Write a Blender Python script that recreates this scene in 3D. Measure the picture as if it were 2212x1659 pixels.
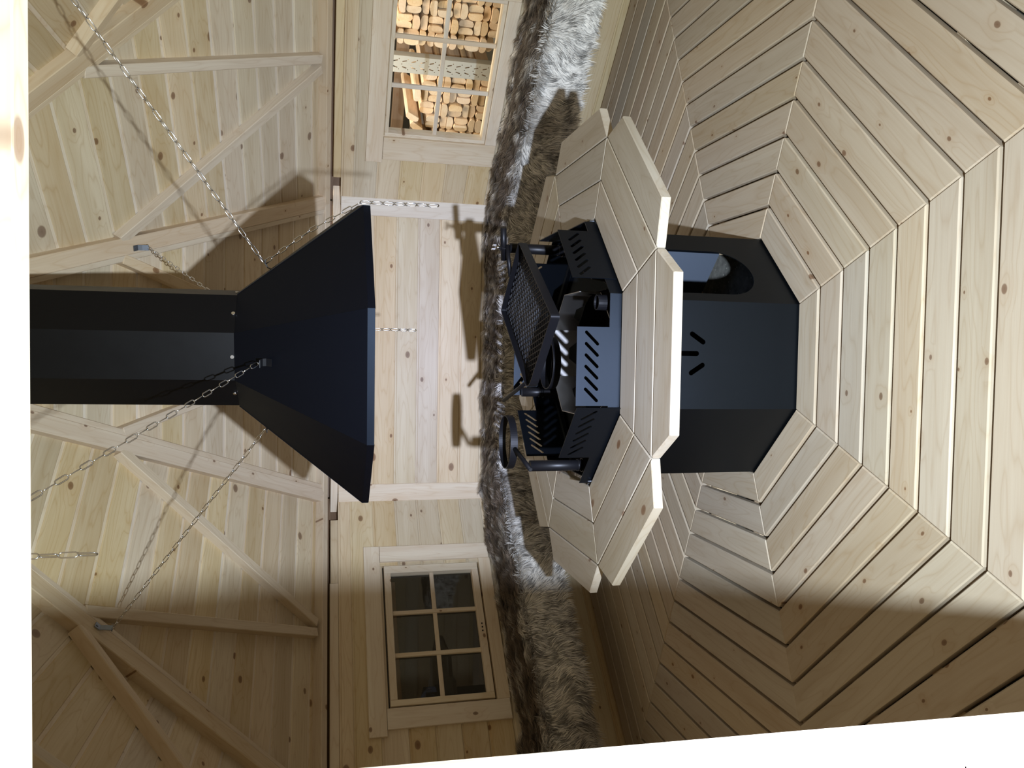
import bpy, bmesh, math, random
import numpy as np
from mathutils import Vector, Matrix
from mathutils.geometry import tessellate_polygon

for o in list(bpy.data.objects):
    bpy.data.objects.remove(o, do_unlink=True)
SC = bpy.context.scene
COL = SC.collection
rnd = random.Random(7)
PI = math.pi
R = math.radians
T8 = math.tan(PI / 8)
C8 = math.cos(PI / 8)

# ---------------------------------------------------------------- camera, light, exposure
cam_d = bpy.data.cameras.new('camera')
cam = bpy.data.objects.new('camera', cam_d)
COL.objects.link(cam)
cam_d.sensor_fit = 'HORIZONTAL'
cam_d.sensor_width = 36.0
cam_d.lens = 27.4486
cam_d.clip_start = 0.05
# the phone was held on its side: picture-left is up in the hut
CAMX = Vector((0.01712141, -0.23414085, -0.97205191))
CAMY = Vector((0.99915556, 0.0403234, 0.007886))
CAMZ = Vector((0.03735001, -0.97136609, 0.23463353))
CAMP = Vector((-0.01026117, -2.85455827, 1.6))
m = Matrix((CAMX, CAMY, CAMZ)).transposed().to_4x4()
m.translation = CAMP
cam.matrix_world = m
SC.camera = cam

world = bpy.data.worlds.new('world')
SC.world = world
world.use_nodes = True
bg = world.node_tree.nodes['Background']
bg.inputs['Color'].default_value = (1.0, 0.79, 0.48, 1)
bg.inputs['Strength'].default_value = 0.34


def look_at(o, target):
    o.rotation_euler = (Vector(target) - o.location).to_track_quat('-Z', 'Y').to_euler()


# hand-held work lamp in the doorway, beside and below the camera
ld = bpy.data.lights.new('work_lamp', 'POINT')
ld.energy = 1020
ld.color = (0.87, 0.97, 1.01)
ld.shadow_soft_size = 0.022
# the lamp's beam: bright core, falling off towards the sides like a reflector flood
ld.use_nodes = True
lt = ld.node_tree
em = [n for n in lt.nodes if n.type == 'EMISSION'][0]
ltc = lt.nodes.new('ShaderNodeTexCoord')
lsep = lt.nodes.new('ShaderNodeSeparateXYZ')
lt.links.new(ltc.outputs['Normal'], lsep.inputs[0])
lac = lt.nodes.new('ShaderNodeMath')
lac.operation = 'MULTIPLY'
lac.inputs[1].default_value = -1.0
lt.links.new(lsep.outputs[2], lac.inputs[0])
larc = lt.nodes.new('ShaderNodeMath')
larc.operation = 'ARCCOSINE'
lt.links.new(lac.outputs[0], larc.inputs[0])
lsc = lt.nodes.new('ShaderNodeMath')
lsc.operation = 'DIVIDE'
lsc.inputs[1].default_value = PI / 2
lt.links.new(larc.outputs[0], lsc.inputs[0])
lrp = lt.nodes.new('ShaderNodeValToRGB')
BEAM = [(0, 1.0, 1.34), (8, 0.88, 1.26), (15, 0.62, 1.14), (23, 0.50, 1.06), (29, 0.41, 0.98), (35, 0.32, 1.0), (42, 0.23, 1.0), (50, 0.17, 1.0), (80, 0.02, 1.0)]   # angle, strength, blueness (white LEDs are coolest on their axis)
while len(lrp.color_ramp.elements) < len(BEAM):
    lrp.color_ramp.elements.new(0.5)
for e_, (dg, v_, bl_) in zip(lrp.color_ramp.elements, BEAM):
    e_.position = dg / 90
    e_.color = (v_ * 0.98, v_, v_ * bl_, 1)
lt.links.new(lsc.outputs[0], lrp.inputs[0])
lt.links.new(lrp.outputs[0], em.inputs['Color'])
em.inputs['Strength'].default_value = 1.0
lamp = bpy.data.objects.new('work_lamp', ld)
COL.objects.link(lamp)
lamp.location = (-0.20, -2.90, 1.14)
look_at(lamp, (0.0, 2.2, 0.90))

# warehouse lamp over the timber rack outside the right-hand window
wd = bpy.data.lights.new('warehouse_lamp', 'AREA')
wd.energy = 60
wd.size = 0.9
wd.color = (1.0, 0.86, 0.68)
wl = bpy.data.objects.new('warehouse_lamp', wd)
COL.objects.link(wl)
wl.location = (1.55, 2.35, 2.35)
look_at(wl, (2.0, 2.75, 0.8))

SC.view_settings.view_transform = 'Standard'
SC.view_settings.look = 'None'
SC.view_settings.gamma = 1.0
SC.view_settings.use_curve_mapping = False
SC.view_settings.exposure = 0.0


# ---------------------------------------------------------------- materials
class NT:
    def __init__(s, name):
        s.m = bpy.data.materials.new(name)
        s.m.use_nodes = True
        s.t = s.m.node_tree
        s.b = s.t.nodes['Principled BSDF']

    def n(s, typ, **kw):
        nd = s.t.nodes.new(typ)
        for k, v in kw.items():
            if k.startswith('i_'):
                nd.inputs[k[2:].replace('_', ' ')].default_value = v
            else:
                setattr(nd, k, v)
        return nd

    def l(s, a, b):
        s.t.links.new(a, b)

    def math(s, op, a, b=None, clamp=False):
        nd = s.t.nodes.new('ShaderNodeMath')
        nd.operation = op
        nd.use_clamp = clamp
        for i, v in enumerate((a, b)):
            if v is None:
                continue
            if isinstance(v, (int, float)):
                nd.inputs[i].default_value = v
            else:
                s.l(v, nd.inputs[i])
        return nd.outputs[0]

    def ramp(s, fac, stops, interp='LINEAR'):
        nd = s.t.nodes.new('ShaderNodeValToRGB')
        nd.color_ramp.interpolation = interp
        els = nd.color_ramp.elements
        while len(els) < len(stops):
            els.new(0.5)
        for e, (p, c) in zip(els, stops):
            e.position = p
            e.color = (*c, 1) if len(c) == 3 else c
        s.l(fac, nd.inputs[0])
        return nd.outputs[0]

    def mix(s, fac, a, b, blend='MIX'):
        nd = s.t.nodes.new('ShaderNodeMix')
        nd.data_type = 'RGBA'
        nd.blend_type = blend
        for i, v in ((0, fac), (6, a), (7, b)):
            if isinstance(v, (int, float)):
                nd.inputs[i].default_value = v
            elif isinstance(v, tuple):
                nd.inputs[i].default_value = (*v, 1)
            else:
                s.l(v, nd.inputs[i])
        return nd.outputs[2]


def wood_mat(name, light, mid, knot=(0.16, 0.075, 0.03), rough=0.55, knots=1.0, vary=0.16, knot_scale=4.2, grain=1.0, ksize=1.0):
    """Spruce: grain along local X, ring figure, knots with halos, every board its own tone."""
    w = NT(name)
    tc = w.n('ShaderNodeTexCoord')
    oi = w.n('ShaderNodeObjectInfo')
    rv = w.n('ShaderNodeCombineXYZ')
    w.l(w.math('MULTIPLY', oi.outputs['Random'], 37.0), rv.inputs[0])
    w.l(w.math('MULTIPLY', oi.outputs['Random'], 91.0), rv.inputs[1])
    w.l(w.math('MULTIPLY', oi.outputs['Random'], 17.0), rv.inputs[2])
    pos = w.n('ShaderNodeVectorMath', operation='ADD')
    w.l(tc.outputs['Object'], pos.inputs[0])
    w.l(rv.outputs[0], pos.inputs[1])
    P = pos.outputs[0]
    # knots
    mp = w.n('ShaderNodeMapping')
    mp.inputs['Scale'].default_value = (0.75, 1.15, 1.0)
    w.l(P, mp.inputs[0])
    vo = w.n('ShaderNodeTexVoronoi', feature='F1', voronoi_dimensions='2D', i_Scale=knot_scale, i_Randomness=1.0)
    w.l(mp.outputs[0], vo.inputs['Vector'])
    sepc = w.n('ShaderNodeSeparateColor')
    w.l(vo.outputs['Color'], sepc.inputs[0])
    gate = w.math('GREATER_THAN', sepc.outputs[0], 0.36)
    size = w.math('ADD', w.math('MULTIPLY', w.math('POWER', sepc.outputs[1], 1.6), 0.052 * ksize), 0.019 * ksize)
    kd = w.math('DIVIDE', vo.outputs['Distance'], size)
    core = w.math('MULTIPLY', w.ramp(kd, [(0.0, (1, 1, 1)), (0.78, (0.85, 0.85, 0.85)), (1.0, (0, 0, 0))]), gate)
    halo = w.math('MULTIPLY', w.ramp(w.math('DIVIDE', kd, 5.0), [(0.0, (1, 1, 1)), (0.25, (0.55, 0.55, 0.55)), (1.0, (0, 0, 0))]), gate)
    # grain rings
    mp2 = w.n('ShaderNodeMapping')
    mp2.inputs['Scale'].default_value = (1.1, 9.0, 9.0)
    w.l(P, mp2.inputs[0])
    nz = w.n('ShaderNodeTexNoise', i_Scale=1.0, i_Detail=2.0, i_Roughness=0.5)
    w.l(mp2.outputs[0], nz.inputs['Vector'])
    ring = w.math('ADD', w.math('MULTIPLY', nz.outputs['Fac'], 13.0), w.math('MULTIPLY', halo, 2.2))
    wave = w.math('ABSOLUTE', w.math('SINE', w.math('MULTIPLY', ring, PI)))
    lines = w.math('POWER', w.math('SUBTRACT', 1.0, wave), 3.0)
    # fine fibres
    mp3 = w.n('ShaderNodeMapping')
    mp3.inputs['Scale'].default_value = (2.0, 130.0, 60.0)
    w.l(P, mp3.inputs[0])
    fib = w.n('ShaderNodeTexNoise', i_Scale=1.0, i_Detail=3.0, i_Roughness=0.6)
    w.l(mp3.outputs[0], fib.inputs['Vector'])
    # wide cloudy streaks
    mp4 = w.n('ShaderNodeMapping')
    mp4.inputs['Scale'].default_value = (0.9, 12.0, 12.0)
    w.l(P, mp4.inputs[0])
    cl = w.n('ShaderNodeTexNoise', i_Scale=1.0, i_Detail=3.0, i_Roughness=0.55)
    w.l(mp4.outputs[0], cl.inputs['Vector'])
    base = w.mix(w.ramp(cl.outputs['Fac'], [(0.36, (0, 0, 0)), (0.66, (1, 1, 1))]), light, mid)
    base = w.mix(w.math('MULTIPLY', lines, 0.34 * grain), base, (mid[0] * 0.80, mid[1] * 0.69, mid[2] * 0.54))
    base = w.mix(w.math('MULTIPLY', w.ramp(fib.outputs['Fac'], [(0.42, (0, 0, 0)), (0.75, (1, 1, 1))]), 0.22 * grain), base,
                 (mid[0] * 0.84, mid[1] * 0.75, mid[2] * 0.62))
    base = w.mix(w.math('MULTIPLY', halo, 0.34 * knots), base, (mid[0] * 0.80, mid[1] * 0.60, mid[2] * 0.36))
    base = w.mix(w.math('MULTIPLY', core, 0.85 * knots), base, knot)
    hs = w.n('ShaderNodeHueSaturation')
    w.l(base, hs.inputs['Color'])
    w.l(w.math('ADD', w.math('MULTIPLY', oi.outputs['Random'], vary), 1.0 - vary * 0.5), hs.inputs['Value'])
    r2 = w.math('FRACT', w.math('MULTIPLY', oi.outputs['Random'], 53.7))
    w.l(w.math('ADD', w.math('MULTIPLY', r2, 0.36), 0.74), hs.inputs['Saturation'])
    w.l(w.math('ADD', w.math('MULTIPLY', w.math('FRACT', w.math('MULTIPLY', oi.outputs['Random'], 23.3)), 0.009), 0.4925), hs.inputs['Hue'])
    w.l(hs.outputs[0], w.b.inputs['Base Color'])
    w.b.inputs['Roughness'].default_value = rough
    w.b.inputs['Specular IOR Level'].default_value = 0.25
    bp = w.n('ShaderNodeBump', i_Strength=0.12, i_Distance=0.002)
    w.l(fib.outputs['Fac'], bp.inputs['Height'])
    w.l(bp.outputs[0], w.b.inputs['Normal'])
    return w.m


M = {}
M['wall'] = wood_mat('spruce_wall', (0.66, 0.55, 0.36), (0.58, 0.46, 0.275), ksize=1.35, grain=1.2)
M['roof'] = wood_mat('spruce_roof', (0.65, 0.54, 0.365), (0.57, 0.455, 0.28), knot_scale=3.8, ksize=1.3, grain=1.35, vary=0.2)
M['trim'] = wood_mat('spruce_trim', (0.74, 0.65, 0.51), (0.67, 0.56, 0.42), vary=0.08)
M['beam'] = wood_mat('spruce_beam', (0.65, 0.545, 0.395), (0.58, 0.465, 0.32), vary=0.10)
M['floor'] = wood_mat('spruce_floor', (0.555, 0.475, 0.375), (0.50, 0.415, 0.315), vary=0.14, knot_scale=5.6, ksize=0.95, rough=0.6, grain=1.15)
M['table'] = wood_mat('spruce_table', (0.44, 0.385, 0.285), (0.38, 0.32, 0.22), vary=0.12, rough=0.42)
M['joist'] = wood_mat('spruce_joist', (0.66, 0.53, 0.36), (0.6, 0.46, 0.3), vary=0.08)
M['jamb'] = wood_mat('spruce_door_frame', (0.60, 0.52, 0.42), (0.52, 0.43, 0.33), vary=0.04, knots=0.8, grain=1.3)
M['log'] = wood_mat('sawn_pine_block', (0.86, 0.68, 0.47), (0.78, 0.58, 0.36), vary=0.16, knots=0.5)
M['dark_timber'] = wood_mat('shaded_timber', (0.24, 0.16, 0.09), (0.16, 0.10, 0.055), vary=0.3)  # wood tones darkened to put shade into the colour


def metal(name, col, rough, metallic=0.0, noise=0.0, spec=0.5, bump=0.0):
    w = NT(name)
    w.b.inputs['Base Color'].default_value = (*col, 1)
    w.b.inputs['Metallic'].default_value = metallic
    w.b.inputs['Specular IOR Level'].default_value = spec
    tc = w.n('ShaderNodeTexCoord')
    nz = w.n('ShaderNodeTexNoise', i_Scale=9.0, i_Detail=5.0, i_Roughness=0.65)
    w.l(tc.outputs['Object'], nz.inputs['Vector'])
    w.l(w.math('ADD', w.math('MULTIPLY', nz.outputs['Fac'], noise), rough - noise * 0.5), w.b.inputs['Roughness'])
    if bump:
        n2 = w.n('ShaderNodeTexNoise', i_Scale=420.0, i_Detail=2.0)
        w.l(tc.outputs['Object'], n2.inputs['Vector'])
        bp = w.n('ShaderNodeBump', i_Strength=bump, i_Distance=0.001)
        w.l(n2.outputs['Fac'], bp.inputs['Height'])
        w.l(bp.outputs[0], w.b.inputs['Normal'])
    return w.m


M['black'] = metal('black_powder_coat', (0.0012, 0.0016, 0.0024), 0.42, noise=0.05, spec=0.33, bump=0.05)
M['black'].node_tree.nodes['Principled BSDF'].inputs['Specular Tint'].default_value = (0.68, 0.82, 1.0, 1)
M['hood'] = metal('black_hood_paint', (0.0022, 0.0024, 0.0040), 0.5, noise=0.06, spec=0.12, bump=0.05)
M['hood'].node_tree.nodes['Principled BSDF'].inputs['Specular Tint'].default_value = (0.62, 0.80, 1.0, 1)
M['soot'] = metal('black_stove_pipe', (0.003, 0.003, 0.0035), 0.44, noise=0.16, spec=0.14)
M['iron'] = metal('black_iron_bar', (0.005, 0.005, 0.006), 0.42, noise=0.08, spec=0.22)
M['steel'] = metal('polished_steel', (0.62, 0.60, 0.56), 0.30, metallic=1.0, noise=0.08)
M['chain'] = metal('zinc_chain', (0.70, 0.71, 0.74), 0.22, metallic=1.0, noise=0.05)
M['zinc'] = metal('zinc_plate', (0.24, 0.27, 0.32), 0.42, metallic=0.9, noise=0.1)
M['rack'] = metal('galvanised_rack', (0.62, 0.63, 0.60), 0.5, metallic=0.25, noise=0.1)
M['lit_panel'] = metal('lit_panel_blue_grey', (0.085, 0.105, 0.145), 0.6)
M['night'] = metal('unlit_warehouse', (0.022, 0.019, 0.015), 0.9)
M['hole'] = metal('dark_slot', (0.006, 0.006, 0.006), 0.8)


def concrete_mat():
    w = NT('concrete_ground')
    tc = w.n('ShaderNodeTexCoord')
    nz = w.n('ShaderNodeTexNoise', i_Scale=26.0, i_Detail=8.0, i_Roughness=0.7)
    w.l(tc.outputs['Object'], nz.inputs['Vector'])
    c = w.ramp(nz.outputs['Fac'], [(0.3, (0.10, 0.10, 0.095)), (0.68, (0.27, 0.27, 0.25))])
    vo = w.n('ShaderNodeTexVoronoi', i_Scale=42.0)
    w.l(tc.outputs['Object'], vo.inputs['Vector'])
    c = w.mix(w.math('LESS_THAN', vo.outputs['Distance'], 0.16), c, (0.42, 0.42, 0.39))
    w.l(c, w.b.inputs['Base Color'])
    w.b.inputs['Roughness'].default_value = 0.85
    return w.m


M['concrete'] = concrete_mat()


def glass_mat():
    w = NT('window_glass')
    t = w.t
    out = [n for n in t.nodes if n.type == 'OUTPUT_MATERIAL'][0]
    t.nodes.remove(w.b)
    tr = w.n('ShaderNodeBsdfTransparent')
    tr.inputs['Color'].default_value = (0.95, 0.97, 0.95, 1)
    gl = w.n('ShaderNodeBsdfGlossy')
    gl.inputs['Roughness'].default_value = 0.012
    fr = w.n('ShaderNodeFresnel', i_IOR=1.5)
    mx = w.n('ShaderNodeMixShader')
    w.l(w.math('MULTIPLY', fr.outputs[0], 1.5), mx.inputs[0])
    w.l(tr.outputs[0], mx.inputs[1])
    w.l(gl.outputs[0], mx.inputs[2])
    w.l(mx.outputs[0], out.inputs['Surface'])
    return w.m


M['glass'] = glass_mat()


def fur_mat():
    w = NT('fur')
    a = w.n('ShaderNodeVertexColor', layer_name='col')
    w.l(a.outputs[0], w.b.inputs['Base Color'])
    w.b.inputs['Roughness'].default_value = 0.62
    w.b.inputs['Specular IOR Level'].default_value = 0.3
    return w.m


M['fur'] = fur_mat()


# ---------------------------------------------------------------- helpers
def obj(name, me, mat=None, parent=None, mw=None):
    o = bpy.data.objects.new(name, me)
    COL.objects.link(o)
    if mat is not None and me is not None and len(me.materials) == 0:
        me.materials.append(mat)
    if parent is not None:
        o.parent = parent
    if mw is not None:
        o.matrix_basis = mw
    return o


def thing(name, label, cat, loc=(0, 0, 0), group=None, kind=None):
    o = bpy.data.objects.new(name, None)
    COL.objects.link(o)
    o.location = loc
    o.empty_display_size = 0.1
    o['label'] = label
    o['category'] = cat
    if group:
        o['group'] = group
    if kind:
        o['kind'] = kind
    return o


def struct(name, label, me=None, mat=None):
    o = bpy.data.objects.new(name, me)
    COL.objects.link(o)
    if mat and me:
        me.materials.append(mat)
    o['kind'] = 'structure'
    o['label'] = label
    return o


def mesh_from(name, verts, faces, smooth=False):
    me = bpy.data.meshes.new(name)
    me.from_pydata([tuple(v) for v in verts], [], faces)
    me.update()
    if smooth:
        me.polygons.foreach_set('use_smooth', [True] * len(me.polygons))
    return me


def inset(poly, d):
    n = len(poly)
    out = []
    for i in range(n):
        p0, p1, p2 = Vector(poly[i - 1]), Vector(poly[i]), Vector(poly[(i + 1) % n])
        e1 = (p1 - p0).normalized()
        e2 = (p2 - p1).normalized()
        n1 = Vector((-e1.y, e1.x))
        n2 = Vector((-e2.y, e2.x))
        k = 1 + n1.dot(n2)
        out.append(p1 + (n1 + n2) * (d / max(k, 0.2)))
    return out


def slab_mesh(name, poly, T, ch=0.003, lip=None):
    """A board: CCW outline in local XY, face at z=0 with eased edges, back at z=-T.
    lip = (width, depth): a lower tongue along the +Y edge, as on matchboard."""
    ins = inset(poly, ch)
    n = len(poly)
    v = [(p.x, p.y, 0) for p in ins] + [(p[0], p[1], -ch) for p in poly] + [(p[0], p[1], -T) for p in poly]
    f = [list(range(n)), [2 * n + i for i in range(n)][::-1]]
    for i in range(n):
        j = (i + 1) % n
        f.append([i, n + i, n + j, j][::-1][::-1])
        f.append([n + i, 2 * n + i, 2 * n + j, n + j])
    if lip:
        w_, d_ = lip
        ym = max(p[1] for p in poly)
        xs = sorted(p[0] for p in poly if abs(p[1] - ym) < 1e-6)
        x0, x1 = xs[0], xs[-1]
        b = len(v)
        for z in (-d_, -T):
            v += [(x0, ym - 0.002, z), (x1, ym - 0.002, z), (x1, ym + w_, z), (x0, ym + w_, z)]
        f += [[b, b + 1, b + 2, b + 3], [b + 7, b + 6, b + 5, b + 4]]
        for i in range(4):
            j = (i + 1) % 4
            f.append([b + i, b + 4 + i, b + 4 + j, b + j])
    me = mesh_from(name, v, f)
    bm = bmesh.new()
    bm.from_mesh(me)
    bmesh.ops.recalc_face_normals(bm, faces=bm.faces)
    bm.to_mesh(me)
    bm.free()
    return me


def frame(X, Y, Z, P):
    mm = Matrix((X, Y, Z)).transposed().to_4x4()
    mm.translation = Vector(P)
    return mm


def rect(L, W):
    return [(-L / 2, -W / 2), (L / 2, -W / 2), (L / 2, W / 2), (-L / 2, W / 2)]


def beam(name, p0, p1, up, w, t, mat, parent=None, ch=0.003):
    """A square-edged timber from p0 to p1; its face (normal nearest `up`) is w wide, t deep, the axis runs in the face."""
    p0, p1, up = Vector(p0), Vector(p1), Vector(up)
    X = (p1 - p0).normalized()
    Y = up.cross(X).normalized()
    Z = X.cross(Y)
    L = (p1 - p0).length
    return obj(name, slab_mesh(name, rect(L, w), t, ch), mat, parent, frame(X, Y, Z, (p0 + p1) / 2))


class B:
    """Collects tubes, bars and sheets into one mesh."""
    def __init__(s):
        s.v, s.f, s.sm = [], [], []

    def box(s, c, size, mw=None):
        b = len(s.v)
        for z in (-1, 1):
            for x, y in ((-1, -1), (1, -1), (1, 1), (-1, 1)):
                p = Vector((x * size[0] / 2, y * size[1] / 2, z * size[2] / 2))
                if mw is not None:
                    p = mw.to_3x3() @ p
                s.v.append(Vector(c) + p)
        for q in ((3, 2, 1, 0), (4, 5, 6, 7), (0, 1, 5, 4), (1, 2, 6, 5), (2, 3, 7, 6), (3, 0, 4, 7)):
            s.f.append([b + i for i in q])
            s.sm.append(False)
        return s

    def tube(s, pts, r, n=10, closed=False, caps=True):
        pts = [Vector(p) for p in pts]
        k = len(pts)
        b = len(s.v)
        up = None
        for i, p in enumerate(pts):
            if closed:
                d = (pts[(i + 1) % k] - pts[i - 1]).normalized()
            else:
                d = (pts[min(i + 1, k - 1)] - pts[max(i - 1, 0)]).normalized()
            if up is None:
                up = Vector((0, 0, 1)) if abs(d.z) < 0.9 else Vector((1, 0, 0))
            a = d.cross(up).normalized()
            up = a.cross(d).normalized()
            rr = r[i] if isinstance(r, (list, tuple)) else r
            for j in range(n):
                t = 2 * PI * j / n
                s.v.append(p + a * math.cos(t) * rr + up * math.sin(t) * rr)
        for i in range(k if closed else k - 1):
            i2 = (i + 1) % k
            for j in range(n):
                j2 = (j + 1) % n
                s.f.append([b + i * n + j, b + i * n + j2, b + i2 * n + j2, b + i2 * n + j])
                s.sm.append(True)
        if caps and not closed:
            s.f.append([b + j for j in range(n)][::-1])
            s.f.append([b + (k - 1) * n + j for j in range(n)])
            s.sm += [False, False]
        return s

    def strip(s, pts, h, t, closed=False, up=(0, 0, 1)):
        """flat bar following pts on edge: height h along up, thickness t"""
        pts = [Vector(p) for p in pts]
        up = Vector(up)
        k = len(pts)
        b = len(s.v)
        for i, p in enumerate(pts):
            if closed:
                d1 = (pts[i] - pts[i - 1]).normalized()
                d2 = (pts[(i + 1) % k] - pts[i]).normalized()
            else:
                d1 = (pts[i] - pts[max(i - 1, 0)]).normalized() if i else (pts[1] - pts[0]).normalized()
                d2 = (pts[min(i + 1, k - 1)] - pts[i]).normalized() if i < k - 1 else d1
            n1, n2 = up.cross(d1).normalized(), up.cross(d2).normalized()
            n_ = (n1 + n2) / max(0.3, 1 + n1.dot(n2))
            for sx, sz in ((-1, -1), (1, -1), (1, 1), (-1, 1)):
                s.v.append(p + n_ * t / 2 * sx + up * h / 2 * sz)
        for i in range(k if closed else k - 1):
            i2 = (i + 1) % k
            for j in range(4):
                j2 = (j + 1) % 4
                s.f.append([b + i * 4 + j, b + i * 4 + j2, b + i2 * 4 + j2, b + i2 * 4 + j])
                s.sm.append(False)
        if not closed:
            s.f += [[b + j for j in range(4)][::-1], [b + (k - 1) * 4 + j for j in range(4)]]
            s.sm += [False, False]
        return s

    def sheet(s, outer, holes, t, mw=Matrix()):
        """plate in local XY with holes, thickness t towards -Z"""
        loops = [[Vector((p[0], p[1], 0)) for p in lp] for lp in [outer] + holes]
        flat = [p for lp in loops for p in lp]
        tris = tessellate_polygon(loops)
        b = len(s.v)
        n = len(flat)
        for p in flat:
            s.v.append(mw @ p)
        for p in flat:
            s.v.append(mw @ (p - Vector((0, 0, t))))
        for tr in tris:
            s.f.append([b + i for i in tr])
            s.f.append([b + n + i for i in tr][::-1])
            s.sm += [False, False]
        o = 0
        for lp in loops:
            for i in range(len(lp)):
                j = (i + 1) % len(lp)
                s.f.append([b + o + i, b + o + j, b + n + o + j, b + n + o + i])
                s.sm.append(False)
            o += len(lp)
        return s

    def mesh(s, name):
        me = bpy.data.meshes.new(name)
        me.from_pydata([tuple(v) for v in s.v], [], s.f)
        me.polygons.foreach_set('use_smooth', s.sm)
        bm = bmesh.new()
        bm.from_mesh(me)
        bmesh.ops.recalc_face_normals(bm, faces=bm.faces)
        bm.to_mesh(me)
        bm.free()
        return me

    def build(s, name, mat, parent=None):
        return obj(name, s.mesh(name), mat, parent)


def slot(cx, cy, L, w, ang, n=6):
    """stadium hole"""
    pts = []
    for e, s0 in ((1, -PI / 2), (-1, PI / 2)):
        for i in range(n + 1):
            a = s0 + PI * i / n
            x = e * (L / 2 - w / 2) + math.cos(a) * w / 2
            y = math.sin(a) * w / 2
            pts.append((cx + x * math.cos(ang) - y * math.sin(ang), cy + x * math.sin(ang) + y * math.cos(ang)))
    return pts


UP = Vector((0, 0, 1))


def nrm(ang):
    return Vector((math.sin(R(ang)), -math.cos(R(ang)), 0))


def tan_(ang):
    return Vector((math.cos(R(ang)), math.sin(R(ang)), 0))


def polar(r, ang, z=0.0):
    return Vector((r * math.sin(R(ang)), -r * math.cos(R(ang)), z))


AW = 2.22          # apothem of the octagonal hut
PITCH = 0.14       # matchboard cover width
ZTOP = 1.505       # wall top

# ---------------------------------------------------------------- ground and floor
gm = mesh_from('ground', [(-7, -7, -0.128), (7, -7, -0.128), (7, 7, -0.128), (-7, 7, -0.128)], [[0, 1, 2, 3]])
ground = struct('ground', 'grey speckled concrete slab under the hut floor', gm, M['concrete'])

floor = struct('floor', 'octagonal rings of pale spruce boards around the hearth')
R0, FP, GAP = 0.446, 0.1176, 0.0125
for k in range(15):
    a0 = R0 + k * FP
    a1 = min(a0 + FP - GAP, 2.20)
    mt = 0.0012
    me = slab_mesh('floor_board', [(-(a1 * T8 - mt), -(a1 - a0) / 2), (a1 * T8 - mt, -(a1 - a0) / 2),
                                   (a0 * T8 - mt, (a1 - a0) / 2), (-(a0 * T8 - mt), (a1 - a0) / 2)], 0.028, 0.0036)
    for s in range(8):
        ang = 45 * s
        n_ = nrm(ang)
        t_ = tan_(ang)
        dz = rnd.uniform(-0.0008, 0.0008)
        # outline's -Y side is the outer (wider) one, so local Y points to the centre
        obj('floor_board', me, M['floor'], floor, frame(t_, -n_, UP, n_ * ((a0 + a1) / 2) + UP * dz))
jm = slab_mesh('floor_joist', rect(1.74, 0.045), 0.095, 0.002)
for s in range(8):
    ang = 45 * s
    obj('floor_joist', jm, M['joist'], floor, frame(polar(1, ang + 22.5), polar(1, ang + 112.5), UP, polar(1.36, ang + 22.5, -0.0295)))
    for tt, r0 in ((-0.17, 0.47), (0.17, 0.47), (-0.45, 1.16), (0.45, 1.16)):
        L = 2.2 - r0
        me = slab_mesh('floor_joist', rect(L, 0.045), 0.095, 0.002)
        obj('floor_joist', me, M['joist'], floor, frame(nrm(ang), tan_(ang), UP, nrm(ang) * (r0 + L / 2) + tan_(ang) * tt + UP * -0.0295))


# ---------------------------------------------------------------- walls
def wall(name, ang, label, hole=None, A=AW, ztop=ZTOP, trange=None):
    w = struct(name, label)
    n_, t_ = nrm(ang), tan_(ang)
    half = A * T8
    t0, t1 = trange or (-half, half)

    def piece(ta, tb, za, zb, lip=True):
        if tb - ta < 0.02 or zb - za < 0.012:
            return
        L = tb - ta
        W = zb - za
        lp = (0.010, 0.007) if lip else None
        cov = 0.0095 if lip else 0.0005
        me = slab_mesh('wall_board', rect(L, W - cov), 0.028, 0.0040, lp)
        obj('wall_board', me, M['wall'], w, frame(-t_, UP, -n_, n_ * A + t_ * (ta + tb) / 2 + UP * (za + (W - cov) / 2)))
    z = 0.033 - PITCH
    while z < ztop - 0.01:
        za, zb = max(z, -0.03), min(z + PITCH, ztop)
        if hole is None or zb <= hole[2] or za >= hole[3]:
            piece(t0, t1, za, zb)
        else:
            piece(t0, hole[0], za, zb)
            piece(hole[1], t1, za, zb)
            if za < hole[2]:
                piece(hole[0], hole[1], za, hole[2], False)
            if zb > hole[3]:
                piece(hole[0], hole[1], hole[3], zb, True)
        z += PITCH
    return w


HOLE_R = (-0.43, 0.42, 0.66, 1.262)
HOLE_L = (-0.392, 0.462, 0.664, 1.25)
wall('wall_back', 180, 'back wall of horizontal pale spruce matchboard')
wall('wall_right_back', 135, 'matchboard wall with the window onto the stacked timber', HOLE_R)
wall('wall_left_back', -135, 'matchboard wall with the dark six-pane window', HOLE_L)
wall('wall_right', 90, 'right side wall of spruce matchboard')
wall('wall_left', -90, 'left side wall of spruce matchboard')
DX0, DX1 = -0.395, 0.46
wf = wall('wall_front', 0, 'front wall of spruce matchboard around the open doorway', (DX0, DX1, -1, 1.86), ztop=2.15)

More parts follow.
